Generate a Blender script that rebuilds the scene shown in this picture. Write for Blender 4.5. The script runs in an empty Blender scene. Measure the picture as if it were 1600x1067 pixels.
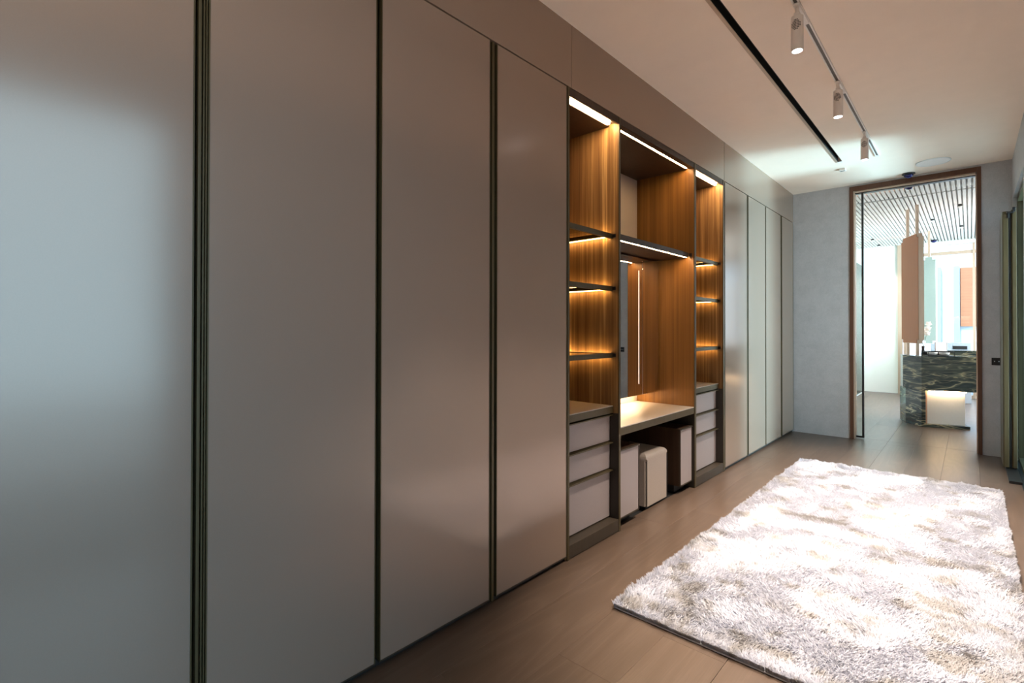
import bpy, bmesh, math, random
import numpy as np
from mathutils import Vector, Matrix

random.seed(7)
rng = np.random.default_rng(11)
S = bpy.context.scene
COL = S.collection

# ------------------------------------------------------------------ camera
def look(yaw, pitch, roll):
    f = Vector((-math.sin(yaw) * math.cos(pitch), math.cos(yaw) * math.cos(pitch), math.sin(pitch)))
    r = Vector((math.cos(yaw), math.sin(yaw), 0))
    u = r.cross(f)
    rr = math.cos(roll) * r + math.sin(roll) * u
    uu = -math.sin(roll) * r + math.cos(roll) * u
    return Matrix((rr, uu, -f)).transposed()

cam_data = bpy.data.cameras.new('camera')
cam = bpy.data.objects.new('camera', cam_data)
COL.objects.link(cam)
m4 = look(math.radians(42.604), math.radians(0.395), math.radians(0.092)).to_4x4()
m4.translation = (1.649, 0.0, 1.284)
cam.matrix_world = m4
cam_data.sensor_width = 36.0
cam_data.lens = 777.85 / 1600 * 36
cam_data.shift_x = -0.6 / 1600
cam_data.shift_y = -24.2 / 1600
cam_data.clip_start = 0.02
S.camera = cam

# ------------------------------------------------------------------ world, lights, exposure
S.view_settings.view_transform = 'Standard'
S.view_settings.look = 'None'
S.view_settings.gamma = 1.0
S.view_settings.use_curve_mapping = False
S.view_settings.exposure = 0.6

world = bpy.data.worlds.new('daylight')
S.world = world
world.use_nodes = True
bg = world.node_tree.nodes['Background']
bg.inputs['Color'].default_value = (0.42, 0.71, 1.0, 1)
bg.inputs['Strength'].default_value = 2.9

def area(name, loc, target, sx, sy, power, color, spread=None):
    d = bpy.data.lights.new(name, 'AREA')
    d.shape = 'RECTANGLE'; d.size = sx; d.size_y = sy
    d.energy = power; d.color = color
    if spread: d.spread = spread
    o = bpy.data.objects.new(name, d); COL.objects.link(o)
    o.location = loc
    o.rotation_euler = (Vector(target) - Vector(loc)).to_track_quat('-Z', 'Y').to_euler()
    return o

# daylight entering through the openings
area('daylight_terrace', (6.3, 7.0, 0.35), (1.2, 6.1, 1.9), 0.8, 0.8, 560, (0.44, 0.80, 1.0))
area('daylight_side_window', (2.25, 6.1, 1.35), (0, 6.0, 1.3), 0.75, 2.2, 38, (0.70, 0.93, 1.0))
area('added_far_fill', (3.3, 10.0, 1.7), (0.5, 11.0, 0.6), 2.5, 2.3, 135, (1.0, 0.97, 0.90))  # fill added to brighten the far room, outside an invented window

sun_data = bpy.data.lights.new('sun', 'SUN'); sun_data.energy = 4.5; sun_data.angle = 0.01; sun_data.color = (1.0, 0.96, 0.90)
sun = bpy.data.objects.new('sun', sun_data); COL.objects.link(sun)
sun.rotation_euler = Vector((0.15, 0.70, -0.70)).to_track_quat('-Z', 'Y').to_euler()

def spot(name, loc, target, power, color, size, blend, radius=0.03):
    d = bpy.data.lights.new(name, 'SPOT')
    d.energy = power; d.color = color; d.spot_size = math.radians(size); d.spot_blend = blend
    d.shadow_soft_size = radius
    o = bpy.data.objects.new(name, d); COL.objects.link(o)
    o.location = loc
    o.rotation_euler = (Vector(target) - Vector(loc)).to_track_quat('-Z', 'Y').to_euler()
    return o

area('warm_fill', (1.4, -0.85, 1.7), (1.3, 0.2, 3.0), 0.45, 0.45, 13, (1.0, 0.84, 0.68))  # added fill from behind the camera, warms the ceiling
SPOT_Y = [2.93, 4.03, 5.2, 1.83]
for y in SPOT_Y:
    near = y < 2
    spot('track_spot_beam', (0.985, y, 2.735), (1.10, y + (0.2 if near else 0), 0), 350 if near else 530, (1.0, 0.88, 0.77), 50 if near else 66, 1.0)

# ------------------------------------------------------------------ materials
def new_mat(name):
    m = bpy.data.materials.new(name); m.use_nodes = True
    nt = m.node_tree
    return m, nt, nt.nodes['Principled BSDF']

def node(nt, t, **kw):
    n = nt.nodes.new(t)
    for k, v in kw.items():
        setattr(n, k, v)
    return n

def coords(nt, scale, kind='Object'):
    tc = node(nt, 'ShaderNodeTexCoord'); mp = node(nt, 'ShaderNodeMapping')
    mp.inputs['Scale'].default_value = scale
    nt.links.new(tc.outputs[kind], mp.inputs['Vector'])
    return mp.outputs['Vector']

def ramp(nt, fac, stops):
    r = node(nt, 'ShaderNodeValToRGB')
    e = r.color_ramp.elements
    while len(e) < len(stops):
        e.new(0.5)
    for i, (p, c) in enumerate(stops):
        e[i].position = p; e[i].color = (*c, 1)
    nt.links.new(fac, r.inputs['Fac'])
    return r.outputs['Color']

def noise(nt, vec, scale, detail=4, rough=0.5, dist=0.0):
    n = node(nt, 'ShaderNodeTexNoise')
    n.inputs['Scale'].default_value = scale; n.inputs['Detail'].default_value = detail
    n.inputs['Roughness'].default_value = rough; n.inputs['Distortion'].default_value = dist
    nt.links.new(vec, n.inputs['Vector'])
    return n.outputs['Fac']

def bump(nt, b, h, strength, dist=0.002):
    bn = node(nt, 'ShaderNodeBump')
    bn.inputs['Strength'].default_value = strength; bn.inputs['Distance'].default_value = dist
    nt.links.new(h, bn.inputs['Height']); nt.links.new(bn.outputs['Normal'], b.inputs['Normal'])

def varied(name, c, rough=0.5, metal=0.0, var=0.06, scale=(40, 40, 40), spec=0.5, bstr=0.0, coat=0.0, coat_rough=0.2):
    """one colour with a little procedural unevenness"""
    m, nt, b = new_mat(name)
    f = noise(nt, coords(nt, scale), 1.0, 5, 0.6)
    lo = tuple(max(0, x * (1 - var)) for x in c); hi = tuple(min(1, x * (1 + var)) for x in c)
    nt.links.new(ramp(nt, f, [(0.3, lo), (0.7, hi)]), b.inputs['Base Color'])
    b.inputs['Roughness'].default_value = rough; b.inputs['Metallic'].default_value = metal
    b.inputs['Specular IOR Level'].default_value = spec
    b.inputs['Coat Weight'].default_value = coat; b.inputs['Coat Roughness'].default_value = coat_rough
    if bstr: bump(nt, b, f, bstr)
    return m

def emitter(name, c, strength):
    m, nt, b = new_mat(name)
    b.inputs['Base Color'].default_value = (*c, 1)
    b.inputs['Emission Color'].default_value = (*c, 1)
    b.inputs['Emission Strength'].default_value = strength
    return m

def thin_glass(name, tint, ior=1.45, rough=0.0):
    m, nt, b = new_mat(name)
    nt.nodes.remove(b)
    out = nt.nodes['Material Output']
    tr = node(nt, 'ShaderNodeBsdfTransparent'); tr.inputs['Color'].default_value = (*tint, 1)
    gl = node(nt, 'ShaderNodeBsdfGlossy'); gl.inputs['Roughness'].default_value = rough
    lw = node(nt, 'ShaderNodeFresnel'); lw.inputs['IOR'].default_value = ior
    mx = node(nt, 'ShaderNodeMixShader')
    nt.links.new(lw.outputs['Fac'], mx.inputs['Fac'])
    nt.links.new(tr.outputs['BSDF'], mx.inputs[1]); nt.links.new(gl.outputs['BSDF'], mx.inputs[2])
    nt.links.new(mx.outputs['Shader'], out.inputs['Surface'])
    return m

def walnut(name, stops, fine=70.0, rough=0.42):
    m, nt, b = new_mat(name)
    v = coords(nt, (fine, fine, 0.9))
    f1 = noise(nt, v, 1.0, 6, 0.65, 0.25)
    v2 = coords(nt, (fine * 0.22, fine * 0.22, 0.35))
    f2 = noise(nt, v2, 1.0, 3, 0.5, 0.4)
    mx = node(nt, 'ShaderNodeMath', operation='MULTIPLY_ADD'); mx.inputs[1].default_value = 0.55
    nt.links.new(f1, mx.inputs[0])
    m2 = node(nt, 'ShaderNodeMath', operation='MULTIPLY'); m2.inputs[1].default_value = 0.45
    nt.links.new(f2, m2.inputs[0]); nt.links.new(m2.outputs[0], mx.inputs[2])
    nt.links.new(ramp(nt, mx.outputs[0], stops), b.inputs['Base Color'])
    b.inputs['Roughness'].default_value = rough
    b.inputs['Specular IOR Level'].default_value = 0.3
    bump(nt, b, f1, 0.08)
    return m

M = {}
M['lacquer'] = varied('taupe_metallic_lacquer', (0.365, 0.268, 0.205), 0.19, 0.35, var=0.02, scale=(300, 300, 300), spec=0.4)
M['lacquer_drawer'] = varied('taupe_drawer_leather', (0.345, 0.292, 0.28), 0.6, var=0.05, scale=(250, 250, 250), bstr=0.05)
M['bronze'] = varied('olive_bronze', (0.085, 0.062, 0.026), 0.48, 0.35, 0.12, (60, 60, 4))
M['dark_bronze'] = varied('dark_bronze', (0.065, 0.048, 0.032), 0.48, 0.35, 0.12, (60, 60, 4))
M['black'] = varied('black_gap', (0.012, 0.011, 0.010), 0.6, 0, 0.2)
M['black_metal'] = varied('black_metal', (0.02, 0.02, 0.021), 0.35, 0.4, 0.15)
M['under_shade'] = varied('dark_painted_shade', (0.03, 0.024, 0.018), 0.5, 0, 0.1, (60, 60, 4))  # dark colour that paints shade on the lower side faces
M['walnut'] = walnut('streaked_walnut', [(0.30, (0.075, 0.036, 0.015)), (0.45, (0.17, 0.088, 0.036)), (0.56, (0.26, 0.145, 0.058)), (0.66, (0.55, 0.35, 0.15))], 55.0)
M['walnut_even'] = walnut('even_walnut', [(0.30, (0.12, 0.050, 0.011)), (0.5, (0.20, 0.088, 0.019)), (0.72, (0.30, 0.140, 0.034))], 160.0)
M['walnut_dark'] = walnut('dark_brown_walnut', [(0.30, (0.035, 0.018, 0.010)), (0.5, (0.050, 0.026, 0.014)), (0.72, (0.070, 0.037, 0.021))], 120.0)  # darker brown walnut for carcasses, top panels and pedestal bodies
M['counter'] = varied('pale_taupe_top', (0.55, 0.49, 0.43), 0.35, var=0.03, scale=(120, 120, 120))
M['ceiling'] = varied('ceiling_paint', (0.95, 0.79, 0.66), 0.9, var=0.015, scale=(6, 6, 6))
M['pale_bronze'] = varied('pale_bronze_lip', (0.055, 0.046, 0.038), 0.5, 0.2)
M['white'] = varied('white_paint', (0.82, 0.82, 0.80), 0.6, var=0.02)
M['mint'] = varied('pale_mint_wall', (0.84, 0.855, 0.815), 0.6, var=0.02, scale=(3, 3, 3))
M['fixture'] = varied('off_white_enamel', (0.86, 0.80, 0.75), 0.45, var=0.03)
M['fixture_grey'] = varied('grey_slot', (0.16, 0.14, 0.125), 0.5, var=0.1)
M['led_warm'] = emitter('warm_light_strip', (1.0, 0.66, 0.34), 75)
M['led_under'] = emitter('under_cabinet_light', (1.0, 0.70, 0.40), 30)
M['led_shelf'] = emitter('amber_shelf_light', (1.0, 0.60, 0.20), 12)
M['led_mirror'] = emitter('mirror_light_line', (1.0, 0.85, 0.68), 0.65)
M['led_cold'] = emitter('cool_spot_lens', (0.85, 0.90, 1.0), 14)
M['slat_glint'] = emitter('pink_glint_glow', (1.0, 0.66, 0.5), 1.6)  # glow that imitates pink highlights on the slats
M['mirror'] = varied('silver_mirror', (0.80, 0.79, 0.77), 0.02, 1.0, 0.01)
M['glass'] = thin_glass('clear_glass', (0.96, 0.98, 0.97))
M['glass_coated'] = thin_glass('coated_window_glass', (0.97, 0.98, 0.98), 1.12)
M['glass_bronze'] = thin_glass('bronze_shelf_glass', (0.80, 0.66, 0.42))
M['glass_mint'] = thin_glass('mint_glass', (0.72, 0.86, 0.80))
M['copper'] = varied('brushed_copper', (0.50, 0.27, 0.16), 0.35, 0.85, 0.08, (80, 80, 3))
M['copper_pale'] = varied('pale_rose_bronze', (0.62, 0.47, 0.36), 0.4, 0.5, 0.05, (80, 80, 3))
M['frame_wood'] = walnut('red_brown_door_frame', [(0.3, (0.075, 0.032, 0.018)), (0.5, (0.115, 0.050, 0.028)), (0.7, (0.15, 0.07, 0.04))], 90.0)
M['upholstery'] = varied('taupe_leather', (0.40, 0.33, 0.275), 0.55, var=0.06, scale=(140, 140, 140), bstr=0.12)
M['leaf_green'] = varied('stem_green', (0.05, 0.09, 0.03), 0.5)
def petal():
    m, nt, b = new_mat('white_petal')
    nt.links.new(ramp(nt, noise(nt, coords(nt, (60, 60, 60)), 1.0), [(0.3, (0.86, 0.86, 0.84)), (0.7, (0.93, 0.93, 0.92))]), b.inputs['Base Color'])
    tl = node(nt, 'ShaderNodeBsdfTranslucent'); tl.inputs['Color'].default_value = (0.9, 0.92, 0.9, 1)
    mx = node(nt, 'ShaderNodeMixShader'); mx.inputs['Fac'].default_value = 0.6
    nt.links.new(b.outputs['BSDF'], mx.inputs[1]); nt.links.new(tl.outputs['BSDF'], mx.inputs[2])
    nt.links.new(mx.outputs['Shader'], nt.nodes['Material Output'].inputs['Surface'])
    return m
M['petal'] = petal()
M['orange'] = varied('orange_timber', (0.36, 0.15, 0.07), 0.6, var=0.12, scale=(2, 2, 30))
M['pale_grey'] = varied('pale_grey_metal', (0.55, 0.57, 0.60), 0.5, var=0.04)
M['slate_grey'] = varied('cool_grey_panel', (0.27, 0.30, 0.345), 0.5, var=0.04)
M['led_face'] = emitter('lit_mirror_face', (1.0, 0.98, 0.95), 1.0)
M['slat'] = varied('white_oak_slat', (0.80, 0.77, 0.74), 0.6, var=0.05, scale=(40, 3, 40))
M['terrace'] = varied('terrace_stone', (0.20, 0.23, 0.25), 0.8, var=0.1, scale=(5, 5, 5))

def wallcloth():
    m, nt, b = new_mat('grey_wall_cloth')
    f = noise(nt, coords(nt, (9, 9, 9)), 1.0, 8, 0.7)
    g = noise(nt, coords(nt, (260, 260, 130)), 1.0, 3, 0.6)
    ad = node(nt, 'ShaderNodeMath', operation='MULTIPLY_ADD'); ad.inputs[1].default_value = 0.5
    nt.links.new(f, ad.inputs[0]); h = node(nt, 'ShaderNodeMath', operation='MULTIPLY'); h.inputs[1].default_value = 0.5
    nt.links.new(g, h.inputs[0]); nt.links.new(h.outputs[0], ad.inputs[2])
    nt.links.new(ramp(nt, ad.outputs[0], [(0.35, (0.40, 0.39, 0.395)), (0.65, (0.52, 0.505, 0.51))]), b.inputs['Base Color'])
    b.inputs['Roughness'].default_value = 0.8
    bump(nt, b, ad.outputs[0], 0.25)
    return m
M['wall'] = wallcloth()

def planks():
    m, nt, b = new_mat('smoked_oak_plank')
    oi = node(nt, 'ShaderNodeObjectInfo')
    tc = node(nt, 'ShaderNodeTexCoord')
    off = node(nt, 'ShaderNodeVectorMath', operation='MULTIPLY_ADD')
    comb = node(nt, 'ShaderNodeCombineXYZ')
    for i in range(3):
        nt.links.new(oi.outputs['Random'], comb.inputs[i])
    sc = node(nt, 'ShaderNodeVectorMath', operation='SCALE'); sc.inputs['Scale'].default_value = 23.0
    nt.links.new(comb.outputs[0], sc.inputs[0])
    ad = node(nt, 'ShaderNodeVectorMath', operation='ADD')
    nt.links.new(tc.outputs['Object'], ad.inputs[0]); nt.links.new(sc.outputs[0], ad.inputs[1])
    mp = node(nt, 'ShaderNodeMapping'); mp.inputs['Scale'].default_value = (4.5, 0.42, 1)
    nt.links.new(ad.outputs[0], mp.inputs['Vector'])
    swirl = noise(nt, mp.outputs['Vector'], 1.0, 2, 0.45, 0.3)
    mul = node(nt, 'ShaderNodeMath', operation='MULTIPLY'); mul.inputs[1].default_value = 22.0
    nt.links.new(swirl, mul.inputs[0])
    wv = node(nt, 'ShaderNodeMath', operation='PINGPONG'); wv.inputs[1].default_value = 1.0
    nt.links.new(mul.outputs[0], wv.inputs[0])
    mp2 = node(nt, 'ShaderNodeMapping'); mp2.inputs['Scale'].default_value = (220, 6, 1)
    nt.links.new(ad.outputs[0], mp2.inputs['Vector'])
    fine = noise(nt, mp2.outputs['Vector'], 1.0, 4, 0.6)
    mm = node(nt, 'ShaderNodeMath', operation='MULTIPLY_ADD'); mm.inputs[1].default_value = 0.3
    h = node(nt, 'ShaderNodeMath', operation='MULTIPLY'); h.inputs[1].default_value = 0.7
    nt.links.new(wv.outputs[0], mm.inputs[0]); nt.links.new(fine, h.inputs[0]); nt.links.new(h.outputs[0], mm.inputs[2])
    c = ramp(nt, mm.outputs[0], [(0.2, (0.072, 0.045, 0.029)), (0.55, (0.086, 0.055, 0.037)), (0.85, (0.112, 0.075, 0.052))])
    hs = node(nt, 'ShaderNodeHueSaturation')
    mr = node(nt, 'ShaderNodeMapRange'); mr.inputs['To Min'].default_value = 0.90; mr.inputs['To Max'].default_value = 1.10
    nt.links.new(oi.outputs['Random'], mr.inputs['Value']); nt.links.new(mr.outputs[0], hs.inputs['Value'])
    nt.links.new(c, hs.inputs['Color']); nt.links.new(hs.outputs['Color'], b.inputs['Base Color'])
    b.inputs['Roughness'].default_value = 0.42
    b.inputs['Coat Weight'].default_value = 0.35; b.inputs['Coat Roughness'].default_value = 0.24
    b.inputs['Specular IOR Level'].default_value = 0.5
    bump(nt, b, mm.outputs[0], 0.08, 0.001)
    return m
M['plank'] = planks()

def marble():
    m, nt, b = new_mat('dark_green_veined_marble')
    v = coords(nt, (1.3, 1.3, 7.0))
    n1 = noise(nt, v, 1.0, 3, 0.5, 0.9)
    n2 = noise(nt, coords(nt, (2.0, 2.0, 13.0)), 1.0, 3, 0.5, 0.8)
    a = ramp(nt, n1, [(0.40, (0.016, 0.026, 0.025)), (0.475, (0.03, 0.045, 0.043)), (0.497, (0.46, 0.40, 0.24)), (0.512, (0.10, 0.11, 0.085)), (0.56, (0.02, 0.032, 0.030)), (0.63, (0.05, 0.065, 0.06)), (0.64, (0.30, 0.27, 0.18)), (0.66, (0.02, 0.03, 0.03))])
    c2 = ramp(nt, n2, [(0.47, (0.0, 0.0, 0.0)), (0.495, (0.22, 0.20, 0.13)), (0.52, (0.0, 0.0, 0.0))])
    mx = node(nt, 'ShaderNodeMix', data_type='RGBA', blend_type='ADD'); mx.inputs['Factor'].default_value = 0.8
    nt.links.new(a, mx.inputs['A']); nt.links.new(c2, mx.inputs['B'])
    nt.links.new(mx.outputs['Result'], b.inputs['Base Color'])
    b.inputs['Roughness'].default_value = 0.15
    return m
M['marble'] = marble()

def pile():
    m, nt, b = new_mat('ivory_shag_pile')
    at = node(nt, 'ShaderNodeVertexColor'); at.layer_name = 'tint'
    nt.links.new(at.outputs['Color'], b.inputs['Base Color'])
    b.inputs['Roughness'].default_value = 0.6
    b.inputs['Sheen Weight'].default_value = 0.25
    tl = node(nt, 'ShaderNodeBsdfTranslucent'); nt.links.new(at.outputs['Color'], tl.inputs['Color'])
    mx = node(nt, 'ShaderNodeMixShader'); mx.inputs['Fac'].default_value = 0.35
    out = nt.nodes['Material Output']
    nt.links.new(b.outputs['BSDF'], mx.inputs[1]); nt.links.new(tl.outputs['BSDF'], mx.inputs[2])
    nt.links.new(mx.outputs['Shader'], out.inputs['Surface'])
    return m
M['pile'] = pile()
M['rug_back'] = varied('rug_backing', (0.74, 0.71, 0.70), 0.9, var=0.05)

# ------------------------------------------------------------------ geometry helpers
ORIGIN = {}

def box(bm, x0, x1, y0, y1, z0, z1):
    r = bmesh.ops.create_cube(bm, size=1.0)
    bmesh.ops.scale(bm, vec=(abs(x1 - x0), abs(y1 - y0), abs(z1 - z0)), verts=r['verts'])
    bmesh.ops.translate(bm, vec=((x0 + x1) / 2, (y0 + y1) / 2, (z0 + z1) / 2), verts=r['verts'])
    return r['verts']

def boxes(*bs):
    bm = bmesh.new()
    for b in bs: box(bm, *b)
    return bm

def tube(bm, cx, cy, z0, z1, r0, r1=None, seg=24, caps=True):
    r1 = r0 if r1 is None else r1
    r = bmesh.ops.create_cone(bm, cap_ends=caps, segments=seg, radius1=r0, radius2=r1, depth=z1 - z0)
    bmesh.ops.translate(bm, vec=(cx, cy, (z0 + z1) / 2), verts=r['verts'])
    return r['verts']

def lathe(bm, prof, cx=0, cy=0, seg=24):
    rings = []
    for (r, z) in prof:
        rings.append([bm.verts.new((cx + r * math.cos(2 * math.pi * k / seg), cy + r * math.sin(2 * math.pi * k / seg), z)) for k in range(seg)])
    for a, b in zip(rings, rings[1:]):
        for k in range(seg):
            bm.faces.new((a[k], a[(k + 1) % seg], b[(k + 1) % seg], b[k]))
    if prof[0][0] > 1e-5: bm.faces.new(list(reversed(rings[0])))
    if prof[-1][0] > 1e-5: bm.faces.new(rings[-1])
    bmesh.ops.remove_doubles(bm, verts=bm.verts[:], dist=1e-5)

def prism(bm, pts, z0, z1):
    a = [bm.verts.new((x, y, z0)) for x, y in pts]; b = [bm.verts.new((x, y, z1)) for x, y in pts]
    n = len(pts)
    bm.faces.new(list(reversed(a))); bm.faces.new(b)
    for k in range(n):
        bm.faces.new((a[k], a[(k + 1) % n], b[(k + 1) % n], b[k]))
    bmesh.ops.recalc_face_normals(bm, faces=bm.faces[:])

def obj(name, bm, mat, parent=None, bevel=0.0, smooth=False, local=False, segs=2):
    """link a bmesh as one mesh object; coordinates are given in the room unless local"""
    me = bpy.data.meshes.new(name)
    if parent is not None and not local:
        bmesh.ops.translate(bm, vec=-ORIGIN[parent.name], verts=bm.verts[:])
    bm.to_mesh(me); bm.free()
    if smooth:
        for p in me.polygons: p.use_smooth = True
    mats = mat if isinstance(mat, (list, tuple)) else [mat]
    for x in mats: me.materials.append(x)
    o = bpy.data.objects.new(name, me); COL.objects.link(o)
    if parent is not None:
        o.parent = parent; ORIGIN[o.name] = ORIGIN[parent.name]
    else:
        ORIGIN[o.name] = Vector((0, 0, 0))
    if bevel:
        md = o.modifiers.new('bevel', 'BEVEL'); md.width = bevel; md.segments = segs; md.limit_method = 'ANGLE'
    return o

def tag(o, label, cat, group=None):
    o['label'] = label; o['category'] = cat
    if group: o['group'] = group
    return o

def thing(name, label, cat, loc, group=None, rotz=0.0):
    o = bpy.data.objects.new(name, None); COL.objects.link(o)
    o.empty_display_size = 0.1
    o.location = loc; o.rotation_euler = (0, 0, rotz)
    ORIGIN[o.name] = Vector(loc)
    return tag(o, label, cat, group)

def struct(name, bm, mat, parent=None, bevel=0.0):
    o = obj(name, bm, mat, parent, bevel)
    if parent is None: o['kind'] = 'structure'
    return o

def dup(root, loc, label=None):
    """a copy of a thing with copies of its parts and sub-parts"""
    r = root.copy(); COL.objects.link(r); r.location = loc
    ORIGIN[r.name] = Vector(loc)
    if label: r['label'] = label
    for ch in list(root.children):
        c = ch.copy(); COL.objects.link(c); c.parent = r
        for g in list(ch.children):
            d = g.copy(); COL.objects.link(d); d.parent = c
    return r

# ------------------------------------------------------------------ the room shell
H = 3.0
L = 7.06
XR = 1.965
struct('floor', boxes((-0.75, 4.2, -1.6, 13.0, -0.12, -0.016)), M['black'])
floor = bpy.data.objects['floor']

def lay_planks(x0, x1, y0, y1, w, length):
    meshes = {}
    row = 0
    x = x0
    while x < x1 - 0.01:
        y = y0 - (row * 0.83 % 1.0) * length
        while y < y1:
            a = max(y, y0); b = min(y + length, y1)
            xe = min(x + w, x1)
            if b - a > 0.02:
                key = (round(b - a, 3), round(xe - x, 3))
                if key not in meshes:
                    bm = bmesh.new()
                    g = 0.0003
                    vs = box(bm, g, key[1] - g, g, key[0] - g, -0.016, 0.0)
                    top = [f for f in bm.faces if f.normal.z > 0.5]
                    bmesh.ops.bevel(bm, geom=[e for f in top for e in f.edges], offset=0.0006, segments=1, affect='EDGES')
                    me = bpy.data.meshes.new('plank'); bm.to_mesh(me); bm.free()
                    me.materials.append(M['plank']); meshes[key] = me
                o = bpy.data.objects.new('plank', meshes[key]); COL.objects.link(o)
                o.parent = floor; o.location = (x, a, 0)
            y += length
        x += w; row += 1

lay_planks(-0.06, 1.96, -1.5, L + 0.11, 0.2525, 2.3)
lay_planks(-0.06, 3.2, L + 0.111, 12.7, 0.2525, 2.3)

# ceiling of the dressing room, cut open for the recessed black slot
struct('ceiling', boxes((-0.75, 0.655, -1.6, L, H, H + 0.12), (0.697, 2.15, -1.6, L, H, H + 0.12),
                        (0.655, 0.697, 6.0, L, H, H + 0.12), (0.655, 0.697, -1.6, 6.0, H + 0.07, H + 0.12)), M['ceiling'])
struct('wall_left', boxes((-0.75, -0.63, -1.6, L, 0, H)), M['walnut_dark'])
struct('wall_near', boxes((-0.75, 2.1, -1.6, -1.5, 0, H)), M['wall'])
# right wall: two glazed openings
W1 = (-1.3, 0.86); W2 = (5.70, 7.0); ZT = 2.6
struct('wall_right', boxes((XR, XR + 0.12, -1.6, W1[0], 0, H), (XR, XR + 0.12, W1[1], W2[0], 0, H),
                           (XR, XR + 0.12, W2[1], L + 0.1, 0, H), (XR, XR + 0.12, W1[0], W1[1], ZT, H),
                           (XR, XR + 0.12, W2[0], W2[1], ZT, H)), M['wall'])
# end wall with the tall doorway
DX0, DX1, DZ = 0.598, 1.738, 2.978
struct('wall_far', boxes((-0.75, DX0, L, L + 0.1, 0, H), (DX1, XR, L, L + 0.1, 0, H), (DX0, DX1, L, L + 0.1, DZ, H + 0.044), (-0.75, DX0, L + 0.02, L + 0.1, H + 0.0005, H + 0.044), (DX1, XR, L + 0.02, L + 0.1, H + 0.0005, H + 0.044)), M['wall'])

# near window, out of frame, the daylight on the leftmost door comes from it
w = struct('window_1', boxes((XR + 0.03, XR + 0.08, W1[0], W1[1], 0, 0.06), (XR + 0.03, XR + 0.08, W1[0], W1[1], ZT - 0.06, ZT),
                             (XR + 0.03, XR + 0.08, W1[0], W1[0] + 0.06, 0.06, ZT - 0.06), (XR + 0.03, XR + 0.08, W1[1] - 0.06, W1[1], 0.06, ZT - 0.06)), M['bronze'])
obj('glass_pane', boxes((XR + 0.05, XR + 0.056, W1[0] + 0.06, W1[1] - 0.06, 0.06, ZT - 0.06)), M['glass'], w)

# door frame and the sliding glass leaf in the end wall
d = struct('door_1', boxes((DX0, 0.634, L - 0.012, L + 0.12, 0, DZ), (1.704, DX1, L - 0.012, L + 0.12, 0, DZ),
                           (0.634, 1.704, L - 0.012, L + 0.12, 2.925, DZ)), M['frame_wood'], bevel=0.002)
obj('inner_lining', boxes((0.634, 0.646, L + 0.005, L + 0.12, 0, 2.925), (1.695, 1.704, L + 0.06, L + 0.12, 0, 2.925),
                          (0.646, 1.695, L + 0.012, L + 0.05, 2.908, 2.925)), M['copper_pale'], d)
obj('top_track', boxes((0.646, 1.695, L + 0.052, L + 0.118, 2.900, 2.925)), M['black_metal'], d)
g = thing('sliding_glass_door', 'clear glass sliding door leaf with slim black edge at left of doorway', 'door', (0.7, L + 0.08, 0))
obj('glass_pane', boxes((0.648, 0.706, L + 0.078, L + 0.086, 0.03, 2.90)), M['glass'], g)
obj('stile', boxes((0.706, 0.724, L + 0.062, L + 0.10, 0.012, 2.90)), M['black_metal'], g)
obj('bottom_rail', boxes((0.648, 0.706, L + 0.062, L + 0.10, 0.012, 0.034)), M['black_metal'], g)

# ------------------------------------------------------------------ tall wardrobes along the left wall
ZD0, ZD1 = 0.03, 2.637
def wardrobe(y0, y1, doors, label, bars=(), stile=None):
    t = thing('wardrobe', label, 'wardrobe', (-0.3, (y0 + y1) / 2, 0))
    obj('carcass', boxes((-0.60, -0.030, y0, y0 + 0.018, 0.03, 2.64), (-0.60, -0.030, y1 - 0.018, y1, 0.03, 2.64),
                         (-0.60, -0.58, y0 + 0.018, y1 - 0.018, 0.03, 2.64), (-0.58, -0.030, y0 + 0.018, y1 - 0.018, 2.622, 2.64),
                         (-0.58, -0.030, y0 + 0.018, y1 - 0.018, 0.03, 0.048)), M['walnut_dark'], t)
    obj('plinth', boxes((-0.58, -0.022, y0, y1, 0.0, 0.028)), M['black'], t)
    for a, b in doors:
        dr = obj('door', boxes((-0.024, 0.0, a + 0.004, b - 0.004, ZD0, ZD1)), M['lacquer'], t)
        obj('edge_profile', boxes((-0.024, 0.0015, a, a + 0.004, ZD0, ZD1), (-0.024, 0.0015, b - 0.004, b, ZD0, ZD1)), M['bronze'], dr)
        obj('bottom_edge', boxes((-0.024, 0.0008, a, b, ZD0 - 0.006, ZD0)), M['dark_bronze'], dr)
    for a, b, fx in bars:
        obj('grip_bar', boxes((-0.028, fx, a, b, 0.012, ZD1)), M['bronze'], t, bevel=0.001)
    return t

wardrobe(-0.78, 0.436, [(-0.77, -0.17), (-0.165, 0.434)], 'tall taupe wardrobe with bluish window glow, nearest at far left')
wardrobe(0.437, 1.645, [(0.469, 1.034), (1.053, 1.638)], 'tall double-door taupe wardrobe beside the ribbed bronze grip bars',
         [(0.442, 0.4505, 0.004), (0.4555, 0.4600, 0.0), (0.4625, 0.4660, 0.002)])
wardrobe(1.646, 2.243, [(1.682, 2.239)], 'tall single-door taupe wardrobe left of the lit open shelves', [(1.651, 1.667, 0.0)])
wardrobe(4.652, 5.300, [(4.662, 5.272)], 'tall single-door wardrobe right of the lit open shelves', [(5.284, 5.296, 0.0)])
wardrobe(5.301, 6.512, [(5.314, 5.884), (5.902, 6.482)], 'pale double-door wardrobe in daylight near the end wall', [(6.495, 6.508, 0.0)])
wardrobe(6.513, 7.055, [(6.535, 7.045)], 'narrow shaded wardrobe in the corner against grey end wall')

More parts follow.
